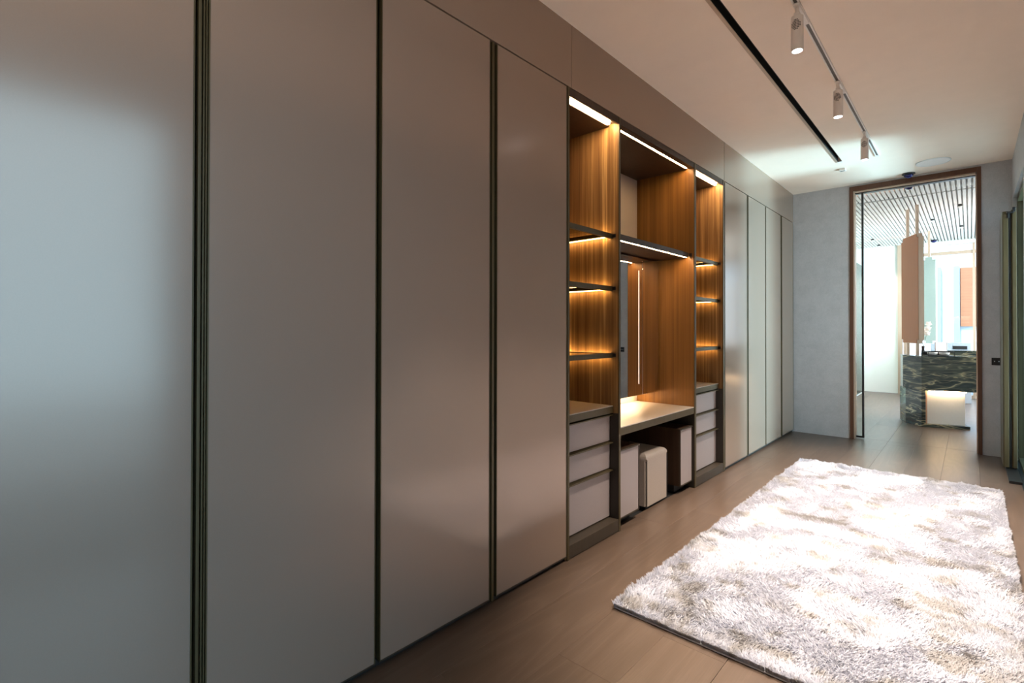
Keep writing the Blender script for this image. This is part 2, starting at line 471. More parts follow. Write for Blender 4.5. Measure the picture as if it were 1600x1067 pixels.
for i, (a, b) in enumerate([(-1.5, 2.2815), (2.2845, 4.6465), (4.6535, 7.055)]):
    struct('trim_%d' % (i + 1), boxes((-0.60, 0.0, a, b, 2.645, 3.0)), M['lacquer'])
struct('trim_4', boxes((-0.62, -0.002, 4.6465, 4.6535, 2.645, 3.0)), M['dark_bronze'])

# ------------------------------------------------------------------ open shelf bays
ZC = 2.60
def shelf_bay(y0, y1, yl, yr, label, name='shelf_unit'):
    """inside from y0 to y1, side panels reach out to yl and yr"""
    t = thing(name, label, 'shelf unit', (-0.3, (y0 + y1) / 2, 0))
    for (a, b) in ((yl, y0), (y1, yr)):
        s = obj('side_panel', boxes((-0.60, -0.004, a, b, 0.0, 2.643)), M['walnut'], t)
        obj('front_edge', boxes((-0.004, 0.002, a, b, 0.0, 2.643)), M['bronze'], s)
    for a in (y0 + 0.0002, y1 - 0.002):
        obj('shade_sheet', boxes((-0.56, -0.003, a, a + 0.0018, 0.078, 0.749)), M['under_shade'], t)  # dark sheets painting the shade below the counter
    obj('back_panel', boxes((-0.60, -0.58, y0, y1, 0.08, ZC)), M['walnut'], t)
    tp = obj('top_panel', boxes((-0.58, -0.072, y0, y1, ZC, 2.643), (-0.010, -0.001, y0, y1, ZC, 2.643), (-0.072, -0.010, y0, y1, ZC + 0.014, 2.643)), M['walnut_dark'], t)
    obj('light_strip', boxes((-0.064, -0.046, y0 + 0.01, y1 - 0.035, ZC - 0.001, ZC + 0.0135)), M['led_warm'], tp)
    bm = bmesh.new()
    vs = [bm.verts.new(q) for yy in (y0 + 0.002, y1 - 0.002) for q in ((-0.042, yy, ZC + 0.0125), (-0.0105, yy, ZC + 0.001), (-0.0105, yy, ZC + 0.0125))]
    bm.faces.new((vs[0], vs[1], vs[2])); bm.faces.new((vs[3], vs[5], vs[4])); bm.faces.new((vs[0], vs[3], vs[4], vs[1])); bm.faces.new((vs[1], vs[4], vs[5], vs[2])); bm.faces.new((vs[2], vs[5], vs[3], vs[0]))
    bmesh.ops.recalc_face_normals(bm, faces=bm.faces[:])
    obj('reflector_lip', bm, M['pale_bronze'], tp)
    sp = obj('sensor', boxes((-0.105, -0.098, y0 + 0.10, y0 + 0.107, ZC - 0.004, ZC)), M['white'], tp)
    # plinth
    obj('plinth', boxes((-0.58, 0.0, y0, y1, 0.004, 0.077)), M['dark_bronze'], t, bevel=0.0015)
    for z in (1.870, 1.532, 1.103):
        sh = obj('shelf', boxes((-0.062, -0.044, y0 + 0.002, y1 - 0.004, z, z + 0.031),
                                (-0.578, -0.560, y0 + 0.002, y1 - 0.004, z, z + 0.031),
                                (-0.560, -0.062, y1 - 0.062, y1 - 0.044, z + 0.008, z + 0.031),
                                (-0.560, -0.062, y0 + 0.002, y0 + 0.020, z + 0.008, z + 0.031)), M['bronze'], t)
        obj('glass_pane', boxes((-0.560, -0.062, y0 + 0.02, y1 - 0.062, z + 0.020, z + 0.028)), M['glass_bronze'], sh)
        obj('light_strip', boxes((-0.560, -0.066, y1 - 0.043, y1 - 0.034, z + 0.004, z + 0.028)), M['led_shelf'], sh)
        obj('bracket', boxes((-0.050, -0.022, y1 - 0.003, y1, z + 0.006, z + 0.028)), M['black_metal'], sh)
    obj('counter', boxes((-0.578, -0.042, y0 + 0.001, y1 - 0.001, 0.792, 0.796)), M['counter'], t)
    obj('counter_edge', boxes((-0.578, -0.041, y0 + 0.001, y1 - 0.001, 0.750, 0.792)), M['bronze'], t)
    for (z0, z1) in ((0.570, 0.738), (0.394, 0.561), (0.086, 0.385)):
        dr = obj('drawer', boxes((-0.56, -0.066, y0 + 0.003, y1 - 0.003, z0, z1 - 0.005)), M['lacquer_drawer'], t)
        obj('lip_handle', boxes((-0.085, -0.040, y0 + 0.002, y1 - 0.002, z1 - 0.005, z1 + 0.002)), M['bronze'], dr)
        obj('shadow_gap', boxes((-0.56, -0.09, y0 + 0.002, y1 - 0.002, z1 + 0.002, z1 + 0.0085)), M['black'], dr)
    return t

shelf_bay(2.262, 2.796, 2.244, 2.815, 'lit walnut open shelves over three drawers, left of the vanity')
shelf_bay(4.009, 4.615, 3.978, 4.650, 'lit walnut open shelves over three drawers, right of the vanity')

# ------------------------------------------------------------------ vanity niche between the bays
v = thing('vanity_niche', 'tall walnut vanity niche with warm light lines between open shelves', 'vanity', (-0.3, 3.396, 0))
VY0, VY1 = 2.816, 3.977
obj('back_panel', boxes((-0.54, -0.514, VY0, VY1, 0.60, ZC)), M['counter'], v)
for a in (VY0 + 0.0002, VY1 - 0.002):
    obj('shade_sheet', boxes((-0.513, -0.004, a, a + 0.0018, 0.0, 0.603)), M['under_shade'], v)  # dark sheets painting the kneehole shade on both sides
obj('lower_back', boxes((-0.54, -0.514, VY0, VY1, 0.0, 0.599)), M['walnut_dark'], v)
obj('side_lining', boxes((-0.513, -0.004, VY0, VY0 + 0.003, 0.659, ZC)), M['walnut_even'], v)
obj('side_lining', boxes((-0.513, -0.004, VY1 - 0.003, VY1, 0.659, ZC)), M['walnut_even'], v)
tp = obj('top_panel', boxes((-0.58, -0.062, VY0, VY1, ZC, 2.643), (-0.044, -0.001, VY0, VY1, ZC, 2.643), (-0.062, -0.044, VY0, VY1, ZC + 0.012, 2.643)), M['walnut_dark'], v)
obj('light_strip', boxes((-0.058, -0.048, VY0 + 0.03, VY1 - 0.03, ZC + 0.001, ZC + 0.011)), M['led_warm'], tp)
sh = obj('high_shelf', boxes((-0.513, -0.064, VY0 + 0.004, VY1 - 0.004, 1.872, 1.912), (-0.046, -0.040, VY0 + 0.004, VY1 - 0.02, 1.872, 1.912),
                             (-0.064, -0.046, VY0 + 0.004, VY1 - 0.02, 1.884, 1.912)), M['walnut_dark'], v)
obj('light_strip', boxes((-0.060, -0.050, VY0 + 0.03, VY1 - 0.03, 1.873, 1.882)), M['led_warm'], sh)
obj('bracket', boxes((-0.044, -0.018, VY1 - 0.007, VY1 - 0.003, 1.880, 1.908)), M['black_metal'], sh)

t = thing('dressing_table', 'pale taupe dressing table top with bronze edge lit from above', 'table', (-0.26, 3.396, 0.6))
obj('table_top', boxes((-0.513, -0.003, VY0 + 0.0035, VY1 - 0.0035, 0.652, 0.658)), M['counter'], t)
obj('edge_band', boxes((-0.513, -0.002, VY0 + 0.0005, VY1 - 0.0005, 0.604, 0.652)), M['bronze'], t)

t = thing('mirror_cabinet', 'mirrored wall cabinet with vertical light lines above the dressing table', 'cabinet', (-0.41, 3.396, 0.76))
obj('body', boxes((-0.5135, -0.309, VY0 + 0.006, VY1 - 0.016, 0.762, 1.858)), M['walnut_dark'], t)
for (a, b) in ((VY0 + 0.006, 3.112), (3.116, 3.677), (3.681, VY1 - 0.016)):
    dr = obj('mirror_door', boxes((-0.308, -0.303, a, b, 0.760, 1.860)), M['mirror'], t, bevel=0.0012)
    if b - a > 0.4:
        for yy in (3.170, 3.612):
            obj('light_line', boxes((-0.3032, -0.3024, yy, yy + 0.011, 0.850, 1.757)), M['led_mirror'], dr)
obj('light_strip', boxes((-0.47, -0.44, VY0 + 0.05, VY1 - 0.06, 0.755, 0.7615)), M['led_under'], t)

def pedestal(y0, y1, label):
    t = thing('desk_pedestal', label, 'cabinet', (-0.26, (y0 + y1) / 2, 0))
    obj('body', boxes((-0.50, -0.028, y0, y1, 0.060, 0.506)), M['walnut_dark'], t)
    obj('plinth', boxes((-0.48, -0.08, y0 + 0.02, y1 - 0.02, 0.0, 0.060)), M['black'], t)
    fr = obj('front_panel', boxes((-0.0275, -0.020, y0 + 0.007, y1 - 0.007, 0.067, 0.497)), M['lacquer_drawer'], t)
    obj('trim', boxes((-0.0278, -0.016, y0, y0 + 0.006, 0.060, 0.506), (-0.0278, -0.016, y1 - 0.006, y1, 0.060, 0.506),
                      (-0.0278, -0.016, y0 + 0.006, y1 - 0.006, 0.060, 0.066), (-0.0278, -0.010, y0 + 0.006, y1 - 0.006, 0.498, 0.506)), M['dark_bronze'], fr)
    return t
pedestal(2.822, 3.091, 'low pedestal cabinet under the table, left of the pouf')
pedestal(3.748, 3.972, 'low pedestal cabinet under the table, right of the pouf')

# pouf: soft cube with piping
t = thing('pouf', 'taupe leather cube pouf with dark piping under dressing table', 'pouf', (-0.215, 3.424, 0))
bm = boxes((-0.165, 0.165, -0.167, 0.167, 0.02, 0.395))
bmesh.ops.bevel(bm, geom=[e for e in bm.edges if all(v_.co.z > 0.3 for v_ in e.verts)] , offset=0.045, segments=6, profile=0.55, affect='EDGES')
bmesh.ops.bevel(bm, geom=[e for e in bm.edges if abs(e.verts[0].co.z - e.verts[1].co.z) > 0.2], offset=0.016, segments=3, affect='EDGES')
obj('cushion', bm, M['upholstery'], t, smooth=False, local=True, bevel=0.004)
bm = bmesh.new()
def rod(bm, p, q, r, seg=8):
    p, q = Vector(p), Vector(q)
    res = bmesh.ops.create_cone(bm, cap_ends=True, segments=seg, radius1=r, radius2=r, depth=(q - p).length)
    mt = (q - p).to_track_quat('Z', 'Y').to_matrix().to_4x4(); mt.translation = (p + q) / 2
    bmesh.ops.transform(bm, matrix=mt, verts=res['verts'])
rod(bm, (0.163, -0.165, 0.02), (0.163, -0.165, 0.345), 0.0035)
obj('piping', bm, M['black_metal'], t, local=True)
bm = bmesh.new(); rod(bm, (0.163, 0.165, 0.02), (0.163, 0.165, 0.345), 0.0035)
obj('piping', bm, M['black_metal'], t, local=True)
obj('base', boxes((-0.15, 0.15, -0.152, 0.152, 0.0, 0.022)), M['black'], t, local=True)

# ------------------------------------------------------------------ right side: folded bronze door leaves
t = thing('folding_door', 'tall bronze folding door leaves stacked at right edge of room', 'door', (1.93, 6.6, 0))
def leaf(x0, x1, y0, y1, z1, mat):
    bm = bmesh.new()
    prism(bm, [(x0, y0 + 0.012), (x0 + 0.008, y0), (x1, y0), (x1, y1), (x0, y1)], 0.03, z1)
    return obj('leaf', bm, M[mat], t, bevel=0.002)
leaf(1.868, 1.908, 6.42, 6.93, 2.375, 'bronze')
leaf(1.927, 1.961, 6.42, 6.93, 2.385, 'bronze')
obj('gasket', boxes((1.909, 1.926, 6.44, 6.92, 0.03, 2.36)), M['black'], t)
obj('hinge_arm', boxes((1.895, 1.945, 6.395, 6.419, 2.352, 2.368), (1.935, 1.955, 6.405, 6.419, 2.362, 2.405), (1.90, 1.915, 6.405, 6.42, 2.31, 2.352)), M['black_metal'], t, bevel=0.003)
obj('floor_track', boxes((1.885, 1.964, 5.9, 6.95, 0.0, 0.022)), M['black_metal'], t)
# framed glass of the opening behind it
w = struct('window_2', boxes((XR + 0.03, XR + 0.09, W2[0], W2[0] + 0.05, 0, ZT), (XR + 0.03, XR + 0.09, W2[1] - 0.05, W2[1], 0, ZT),
                             (XR + 0.03, XR + 0.09, W2[0] + 0.05, W2[1] - 0.05, ZT - 0.05, ZT), (XR + 0.03, XR + 0.09, W2[0] + 0.05, W2[1] - 0.05, 0, 0.04)), M['bronze'])
obj('glass_pane', boxes((XR + 0.055, XR + 0.061, W2[0] + 0.05, W2[1] - 0.05, 0.04, ZT - 0.05)), M['glass'], w)

# socket plate on the end wall
t = thing('power_socket', 'small square black socket on grey wall right of doorway', 'socket', (1.845, L, 0.965))
obj('plate', boxes((1.808, 1.884, L - 0.010, L, 0.928, 1.004)), M['black_metal'], t, bevel=0.003)
for dx in (-0.016, 0.016):
    bm = bmesh.new()
    box(bm, 1.846 + dx - 0.004, 1.846 + dx + 0.004, L - 0.0115, L - 0.010, 0.962, 0.972)
    o = obj('contact', bm, M['pale_grey'], t)

# ------------------------------------------------------------------ ceiling fittings
t = thing('recessed_slot', 'long black recessed light slot in the ceiling', 'light', (0.676, 3.0, 3.0))
obj('channel', boxes((0.657, 0.660, -1.55, 5.99, H + 0.002, H + 0.066), (0.692, 0.695, -1.55, 5.99, H + 0.002, H + 0.066), (0.660, 0.692, -1.55, 5.99, H + 0.058, H + 0.066)), M['black'], t)
obj('flange', boxes((0.640, 0.659, -1.55, 5.99, H - 0.003, H - 0.0003)), M['copper_pale'], t)
obj('end_cap', boxes((0.655, 0.697, 5.975, 6.03, H - 0.004, H - 0.0004)), M['fixture'], t)
t = thing('ceiling_sensor', 'tiny white rectangular sensor past the end of the black slot', 'sensor', (0.654, 6.28, 3.0))
obj('body', boxes((0.627, 0.682, 6.245, 6.315, H - 0.022, H - 0.0004)), M['fixture'], t, bevel=0.003)
obj('slit', boxes((0.635, 0.674, 6.27, 6.285, H - 0.024, H - 0.022)), M['fixture_grey'], t)

t = thing('light_track', 'slim off-white ceiling track carrying three spotlights', 'track', (0.985, 2.2, 3.0))
obj('rail', boxes((0.969, 0.977, -1.5, 5.99, H - 0.010, H - 0.0004), (0.993, 1.001, -1.5, 5.99, H - 0.010, H - 0.0004), (0.969, 1.001, 5.99, 6.03, H - 0.010, H - 0.0004)), M['fixture'], t)
obj('groove', boxes((0.977, 0.993, -1.5, 5.99, H - 0.005, H - 0.0004)), M['fixture_grey'], t)

def spot_head(y, label):
    t = thing('track_spotlight', label, 'spotlight', (0.985, y, 3.0), 'spotlights on the ceiling track')
    obj('adapter', boxes((-0.014, 0.014, -0.03, 0.20, -0.022, -0.0105)), M['fixture'], t, local=True, bevel=0.002)
    bm = bmesh.new(); tube(bm, 0, 0, -0.062, -0.022, 0.009, seg=16); box(bm, -0.013, 0.013, -0.009, 0.009, -0.075, -0.050)
    obj('neck', bm, M['fixture'], t, local=True)
    bm = bmesh.new()
    lathe(bm, [(0.026, -0.070), (0.029, -0.073), (0.029, -0.250), (0.027, -0.252), (0.0245, -0.2515), (0.0245, -0.238), (0.0, -0.238)], seg=32)
    hd = obj('body', bm, M['fixture'], t, local=True, smooth=True)
    md = hd.modifiers.new('edge', 'EDGE_SPLIT'); md.split_angle = math.radians(40)
    bm = bmesh.new()
    for i in range(7):
        for j in range(7):
            a = math.radians(-90 + (i - 3) * 13); z = -0.098 - j * 0.008
            if (i - 3) ** 2 + (j - 3) ** 2 > 11: continue
            c = (0.0292 * math.cos(a), 0.0292 * math.sin(a), z)
            r = bmesh.ops.create_cone(bm, cap_ends=True, segments=6, radius1=0.0030, radius2=0.0030, depth=0.001)
            mt = Vector((math.cos(a), math.sin(a), 0)).to_track_quat('Z', 'Y').to_matrix().to_4x4(); mt.translation = c
            bmesh.ops.transform(bm, matrix=mt, verts=r['verts'])
    g_ = obj('grille', bm, M['black_metal'], hd, local=True); g_['kind'] = 'stuff'
    bm = bmesh.new(); lathe(bm, [(0.0, -0.2395), (0.012, -0.2405), (0.0235, -0.2445), (0.0235, -0.2400), (0.0, -0.2385)], seg=24)
    obj('lens', bm, M['led_cold'], hd, local=True)
    return t
s0 = spot_head(SPOT_Y[0], 'nearest and largest white spotlight on the ceiling track')
dup(s0, (0.985, SPOT_Y[1], 3.0), 'middle one of three white spotlights on the ceiling track')
dup(s0, (0.985, SPOT_Y[2], 3.0), 'farthest and smallest white spotlight on the ceiling track')

t = thing('ceiling_speaker', 'flush round white speaker grille in ceiling before the doorway', 'speaker', (1.376, 6.63, 3.0))
bm = bmesh.new(); lathe(bm, [(0.14, -0.0004), (0.14, -0.005), (0.134, -0.008), (0.131, -0.004), (0.0, -0.004)], seg=48)
obj('rim', bm, M['white'], t, local=True)
bm = bmesh.new(); lathe(bm, [(0.130, -0.0042), (0.130, -0.006), (0.0, -0.0065)], seg=48)
obj('grille', bm, M['fixture'], t, local=True)

def dome(x, y, label, tint='black_metal'):
    t = thing('dome_sensor', label, 'sensor', (x, y, 3.0))
    bm = bmesh.new(); lathe(bm, [(0.058, -0.0004), (0.058, -0.012), (0.05, -0.016), (0.0, -0.016)], seg=28)
    obj('base_ring', bm, M['black_metal'], t, local=True)
    bm = bmesh.new(); lathe(bm, [(0.044 * math.cos(a), -0.016 - 0.036 * math.sin(a)) for a in [math.radians(k) for k in (0, 18, 36, 54, 72, 90)]], seg=28)
    obj('dome', bm, M['dome_glass'], t, local=True, smooth=True)
M['dome_glass'] = varied('blue_black_dome', (0.02, 0.02, 0.10), 0.08, 0, 0.1)
dome(1.158, 6.945, 'black ceiling dome above the doorway head')
dome(1.12, 7.52, 'black ceiling dome standing in for a glass reflection, just inside the far room')  # added in place of the first dome's reflection in the door glass
dome(1.142, 12.4, 'small dark ceiling dome near the far bright window')

# ------------------------------------------------------------------ rug
RX0, RX1, RY0, RY1 = 0.435, 1.82, 2.015, 5.49
rug = thing('shag_rug', 'ivory shag rug with beige pile shade tinted into its yarn, on brown plank floor', 'rug', ((RX0 + RX1) / 2, (RY0 + RY1) / 2, 0))
obj('backing', boxes((RX0, RX1, RY0, RY1, 0.0005, 0.006)), M['rug_back'], rug, bevel=0.002)

def value_noise(x, y, scale, seed):
    r = np.random.default_rng(seed)
    g = r.random((128, 128))
    u = x * scale + 17.3; w_ = y * scale + 9.1
    i = np.floor(u).astype(int); j = np.floor(w_).astype(int)
    fu = u - i; fw = w_ - j
    fu = fu * fu * (3 - 2 * fu); fw = fw * fw * (3 - 2 * fw)
    a = g[i % 128, j % 128]; b = g[(i + 1) % 128, j % 128]; c = g[i % 128, (j + 1) % 128]; d_ = g[(i + 1) % 128, (j + 1) % 128]
    return (a * (1 - fu) + b * fu) * (1 - fw) + (c * (1 - fu) + d_ * fu) * fw
def fbm(x, y, scale, seed, octaves=4, gain=0.55):
    s = 0; a = 1; t_ = 0
    for k in range(octaves):
        s = s + a * value_noise(x, y, scale * 2 ** k, seed + k); t_ += a; a *= gain
    return s / t_

def make_pile():
    n = 190000
    x = rng.uniform(RX0 + 0.003, RX1 - 0.003, n); y = rng.uniform(RY0 + 0.003, RY1 - 0.003, n)
    # extra tufts along the hem
    ne = 14000
    t_ = rng.random(ne); side = rng.integers(0, 4, ne)
    ex = np.where(side == 0, RX0 + 0.004, np.where(side == 1, RX1 - 0.004, RX0 + t_ * (RX1 - RX0)))
    ey = np.where(side == 2, RY0 + 0.004, np.where(side == 3, RY1 - 0.004, RY0 + t_ * (RY1 - RY0)))
    x = np.concatenate([x, ex]); y = np.concatenate([y, ey]); n += ne
    patch = fbm(x, y, 7.5, 5, 5, 0.66)
    ang = 2 * math.pi * (fbm(x, y, 3.0, 40, 3) * 2.0) + rng.normal(0, 0.75, n)
    lean = 0.50 + 0.22 * fbm(x, y, 6.0, 71, 3) + rng.normal(0, 0.10, n)
    # hem tufts lean outward
    ed = np.minimum(np.minimum(x - RX0, RX1 - x), np.minimum(y - RY0, RY1 - y))
    nx = np.where(x - RX0 == ed, -1.0, np.where(RX1 - x == ed, 1.0, 0.0))
    ny = np.where(y - RY0 == ed, -1.0, np.where(RY1 - y == ed, 1.0, 0.0))
    wgt = np.clip(1 - ed / 0.03, 0, 1)
    dx = np.cos(ang) * (1 - wgt) + nx * wgt * 0.8; dy = np.sin(ang) * (1 - wgt) + ny * wgt * 0.8
    ln = 0.021 + 0.016 * fbm(x, y, 6.0, 90, 3) + rng.normal(0, 0.003, n)
    ln = np.where(wgt > 0.5, ln * (0.75 + 0.75 * fbm(x, y, 30.0, 160, 2)), ln)
    wd = rng.uniform(0.0020, 0.0040, n)
    z0 = np.full(n, 0.0045)
    cl = np.cos(lean); sl = np.sin(lean)
    # mid and tip points, bending over
    mx = x + dx * sl * ln * 0.35; my = y + dy * sl * ln * 0.35; mz = z0 + ln * 0.55 * (0.5 + 0.5 * cl)
    tx = x + dx * sl * ln; ty = y + dy * sl * ln; tz = z0 + ln * (0.35 + 0.55 * cl)
    wa = ang + math.pi / 2 + rng.normal(0, 0.5, n)
    wx = np.cos(wa) * wd; wy = np.sin(wa) * wd
    V = np.empty((n, 5, 3))
    V[:, 0] = np.stack([x - wx * .6, y - wy * .6, z0], 1); V[:, 1] = np.stack([x + wx * .6, y + wy * .6, z0], 1)
    V[:, 2] = np.stack([mx + wx, my + wy, mz], 1); V[:, 3] = np.stack([mx - wx, my - wy, mz], 1)
    V[:, 4] = np.stack([tx, ty, tz], 1)
    V = V.reshape(-1, 3) - np.array(rug.location)
    base = np.arange(n)[:, None] * 5
    quads = base + np.array([0, 1, 2, 3]); tris = base + np.array([3, 2, 4])
    loops = np.concatenate([quads, tris], 1).reshape(-1)
    starts = (np.arange(n)[:, None] * 7 + np.array([0, 4])).reshape(-1)
    me = bpy.data.meshes.new('pile')
    me.vertices.add(n * 5); me.vertices.foreach_set('co', V.reshape(-1))
    me.loops.add(n * 7); me.loops.foreach_set('vertex_index', loops)
    me.polygons.add(n * 2); me.polygons.foreach_set('loop_start', starts)
    me.update(calc_edges=True)
    # shade of the leaning pile, put into the yarn colour as beige blotches
    k = np.clip((patch - 0.51) / 0.16, 0, 1); k = k * k * (3 - 2 * k)
    fine = fbm(x, y, 14.0, 120, 3)
    k = np.clip(k * (0.25 + 1.3 * np.clip((fine - 0.35) * 2.4, 0, 1)), 0, 1)
    j = rng.normal(0, 0.02, n)
    c0 = np.array([0.63, 0.635, 0.69]); c1 = np.array([0.455, 0.43, 0.415])
    c = c0[None] * (1 - k[:, None]) + c1[None] * k[:, None] + j[:, None]
    ca = me.color_attributes.new('tint', 'FLOAT_COLOR', 'POINT')
    cc = np.ones((n, 5, 4)); cc[:, :, :3] = np.clip(c, 0, 1)[:, None, :]
    ca.data.foreach_set('color', cc.reshape(-1))
    me.materials.append(M['pile'])
    o = bpy.data.objects.new('pile', me); COL.objects.link(o); o.parent = rug
    o['kind'] = 'stuff'
make_pile()

# ------------------------------------------------------------------ the far room beyond the doorway
FY = 12.73
struct('wall_far_room_left', boxes((-0.28, -0.16, L + 0.1, FY, 0, H + 0.044)), M['mint'])
struct('wall_far_room_end', boxes((-0.28, 0.57, FY, FY + 0.12, 0, H + 0.044), (1.72, 3.2, FY, FY + 0.12, 0, 0.05), (0.66, 3.2, FY, FY + 0.12, 2.93, H + 0.044)), M['mint'])
struct('wall_far_room_right', boxes((3.1, 3.2, L + 0.1, 8.6, 0, H + 0.044), (3.1, 3.2, 11.4, FY, 0, H + 0.044), (3.1, 3.2, 8.6, 11.4, 0, 0.4), (3.1, 3.2, 8.6, 11.4, 2.9, H + 0.044)), M['mint'])
struct('wall_far_room_near', boxes((XR, 3.2, L, L + 0.1, 0, H + 0.044), (XR - 0.001, 3.2, L + 0.1, L + 0.11, 0, H)), M['mint'])
struct('trim_5', boxes((0.57, 0.642, FY - 0.05, FY + 0.12, 0, H - 0.001)), M['copper_pale'])
c = struct('ceiling_far_room', boxes((-0.28, 3.2, L + 0.1, FY + 0.1, H + 0.045, H + 0.12)), M['white'])
bm = bmesh.new()
x = -0.20
while x < 3.1:
    box(bm, x, x + 0.030, L + 0.12, 8.13, H, H + 0.034)
    box(bm, x, x + 0.030, 8.19, FY - 0.005, H, H + 0.034)
    x += 0.047
sl = obj('slat', bm, M['slat'], c); sl['kind'] = 'stuff'
obj('slot', boxes((-0.2, 1.06, 8.135, 8.185, H + 0.004, H + 0.034)), M['fixture_grey'], c)
obj('glint_strip', boxes((-0.2, 1.20, 7.70, 7.77, H + 0.036, H + 0.044), (-0.2, 1.05, 11.65, 11.78, H + 0.036, H + 0.044)), M['slat_glint'], c)  # glowing strips added to imitate pink glints between the slats

# far window with its beam and posts
w = struct('window_3', boxes((0.66, 0.70, FY, FY + 0.08, 0.0, 2.93), (1.685, 1.725, FY - 0.02, FY + 0.08, 0.0, 2.93), (0.70, 1.685, FY, FY + 0.08, 2.74, 2.80),
                             (1.725, 3.1, FY, FY + 0.08, 2.74, 2.80), (0.70, 1.685, FY, FY + 0.08, 0.0, 0.06), (1.725, 3.1, FY, FY + 0.08, 0.05, 0.11)), M['copper_pale'])
obj('glass_pane', boxes((0.70, 1.685, FY + 0.03, FY + 0.036, 0.06, 2.74)), M['glass_coated'], w)
obj('glass_pane', boxes((1.725, 3.1, FY + 0.03, FY + 0.036, 0.11, 2.74)), M['glass_coated'], w)

w = struct('added_window_4', boxes((3.13, 3.18, 8.6, 8.65, 0.4, 2.9), (3.13, 3.18, 11.35, 11.4, 0.4, 2.9), (3.13, 3.18, 8.65, 11.35, 0.4, 0.45), (3.13, 3.18, 8.65, 11.35, 2.85, 2.9)), M['copper_pale'])  # invented window, out of view, added for the far-room fill light
obj('glass_pane', boxes((3.15, 3.156, 8.65, 11.35, 0.45, 2.85)), M['glass_coated'], w)

# outside
struct('ground_outside', boxes((2.2, 12, -6, 26, -0.4, -0.2), (-8, 2.2, 13.1, 26, -0.4, -0.2)), M['terrace'])
t = thing('neighbouring_building', 'white building with orange timber panel beyond the far window', 'building', (1.6, 17.0, -0.2))
obj('wall', boxes((-2.5, 4.5, 17.0, 17.4, -0.2, 2.9)), M['white'], t)
obj('timber_panel', boxes((1.47, 1.95, 16.9, 16.998, 1.38, 2.86)), M['orange'], t)
obj('column', boxes((1.34, 1.46, 16.85, 16.998, -0.2, 2.9)), M['slate_grey'], t)
obj('column', boxes((1.02, 1.10, 16.85, 16.998, -0.2, 2.9)), M['slate_grey'], t)

# island with veined marble
IA, IB = Vector((0.957, 8.775)), Vector((1.172, 8.540))
dirf = Vector((0.957, 0.29)).normalized()
IC = IB + dirf * 1.5
dirb = Vector((-dirf.y, dirf.x))
ID = IC + dirb * 0.55; IE = IA + dirb * 0.35 + dirf * 0.05
isl = thing('marble_island', 'dark veined marble washstand island beyond the doorway', 'island', (1.6, 8.9, 0))
bm = bmesh.new(); prism(bm, [tuple(p_) for p_ in (IA, IB, IC, ID, IE)], 0.485, 0.930)
obj('marble_apron', bm, M['marble'], isl, bevel=0.004)
bm = bmesh.new(); prism(bm, [tuple(p_ + (0.004, 0.004)[0] * dirb) for p_ in (IA, IB, IC, ID, IE)], 0.9305, 0.940)
obj('marble_top', bm, M['marble'], isl)
def off(p_, a, b): q_ = p_ + dirf * a + dirb * b; return (q_.x, q_.y)
bm = bmesh.new(); prism(bm, [off(IA, 0.03, 0.0), off(IB, 0.0, 0.005), off(IB, 0.045, 0.005), off(IB, 0.045, 0.5), off(IA, 0.03, 0.3)], 0.0, 0.4845)
obj('end_panel', bm, M['marble'], isl, bevel=0.006)
bm = bmesh.new(); prism(bm, [off(IB, 0.046, 0.015), off(IB, 0.50, 0.015), off(IB, 0.50, 0.45), off(IB, 0.046, 0.45)], 0.0, 0.040)
obj('plinth', bm, M['marble'], isl)
bm = bmesh.new(); prism(bm, [off(IB, 0.046, 0.03), off(IB, 0.078, 0.08), off(IB, 0.078, 0.45), off(IB, 0.046, 0.45)], 0.041, 0.484)
obj('copper_reveal', bm, M['copper'], isl)
bm = bmesh.new(); prism(bm, [off(IB, 0.079, 0.085), off(IB, 0.47, 0.085), off(IB, 0.47, 0.45), off(IB, 0.079, 0.45)], 0.041, 0.47)
obj('white_cabinet', bm, M['white'], isl)
bm = bmesh.new(); prism(bm, [off(IB, 0.085, 0.04), off(IB, 0.47, 0.04), off(IB, 0.47, 0.055), off(IB, 0.085, 0.055)], 0.474, 0.4845)
obj('light_strip', bm, M['led_under'], isl)
bm = bmesh.new(); prism(bm, [off(IB, 0.30, 0.48), off(IB, 1.45, 0.48), off(IB, 1.45, 0.53), off(IB, 0.30, 0.53)], 0.941, 1.005)
obj('rear_ledge', bm, M['marble'], isl)

# hanging pivot mirror over the island
def hanging_mirror(cx, cy, ax, half, thick, z0, z1, zb, posts, label, face, side):
    t = thing('hanging_mirror', label, 'mirror', (cx, cy, 0), rotz=ax)
    bm = bmesh.new()
    box(bm, -half, half, -thick / 2, thick / 2, z0, z1)
    bmesh.ops.bevel(bm, geom=[e for e in bm.edges if abs(e.verts[0].co.y - e.verts[1].co.y) > thick * 0.5], offset=0.05, segments=6, affect='EDGES')
    obj('frame', bm, M[side], t, local=True)
    for s in (-1, 1):
        bm = bmesh.new()
        y0, y1 = sorted((s * (thick / 2 + 0.004), s * (thick / 2 - 0.002)))
        box(bm, -half + 0.006, half - 0.006, y0, y1, z0 + 0.006, z1 - 0.006)
        bmesh.ops.bevel(bm, geom=[e for e in bm.edges if abs(e.verts[0].co.y - e.verts[1].co.y) > 0.004], offset=0.046, segments=6, affect='EDGES')
        obj('face_panel', bm, M[face], t, local=True)
    for s in posts:
        obj('post', boxes((s - 0.016, s + 0.016, -0.016, 0.016, z1, H + 0.034)), M['copper_pale'], t, local=True)
        if zb is not None:
            obj('post', boxes((s - 0.016, s + 0.016, -0.016, 0.016, zb, z0)), M['copper_pale'], t, local=True)
    return t
M['brown_face'] = varied('brown_bronze_face', (0.37, 0.145, 0.058), 0.5, 0.0, 0.05, (60, 60, 3), spec=0.1)
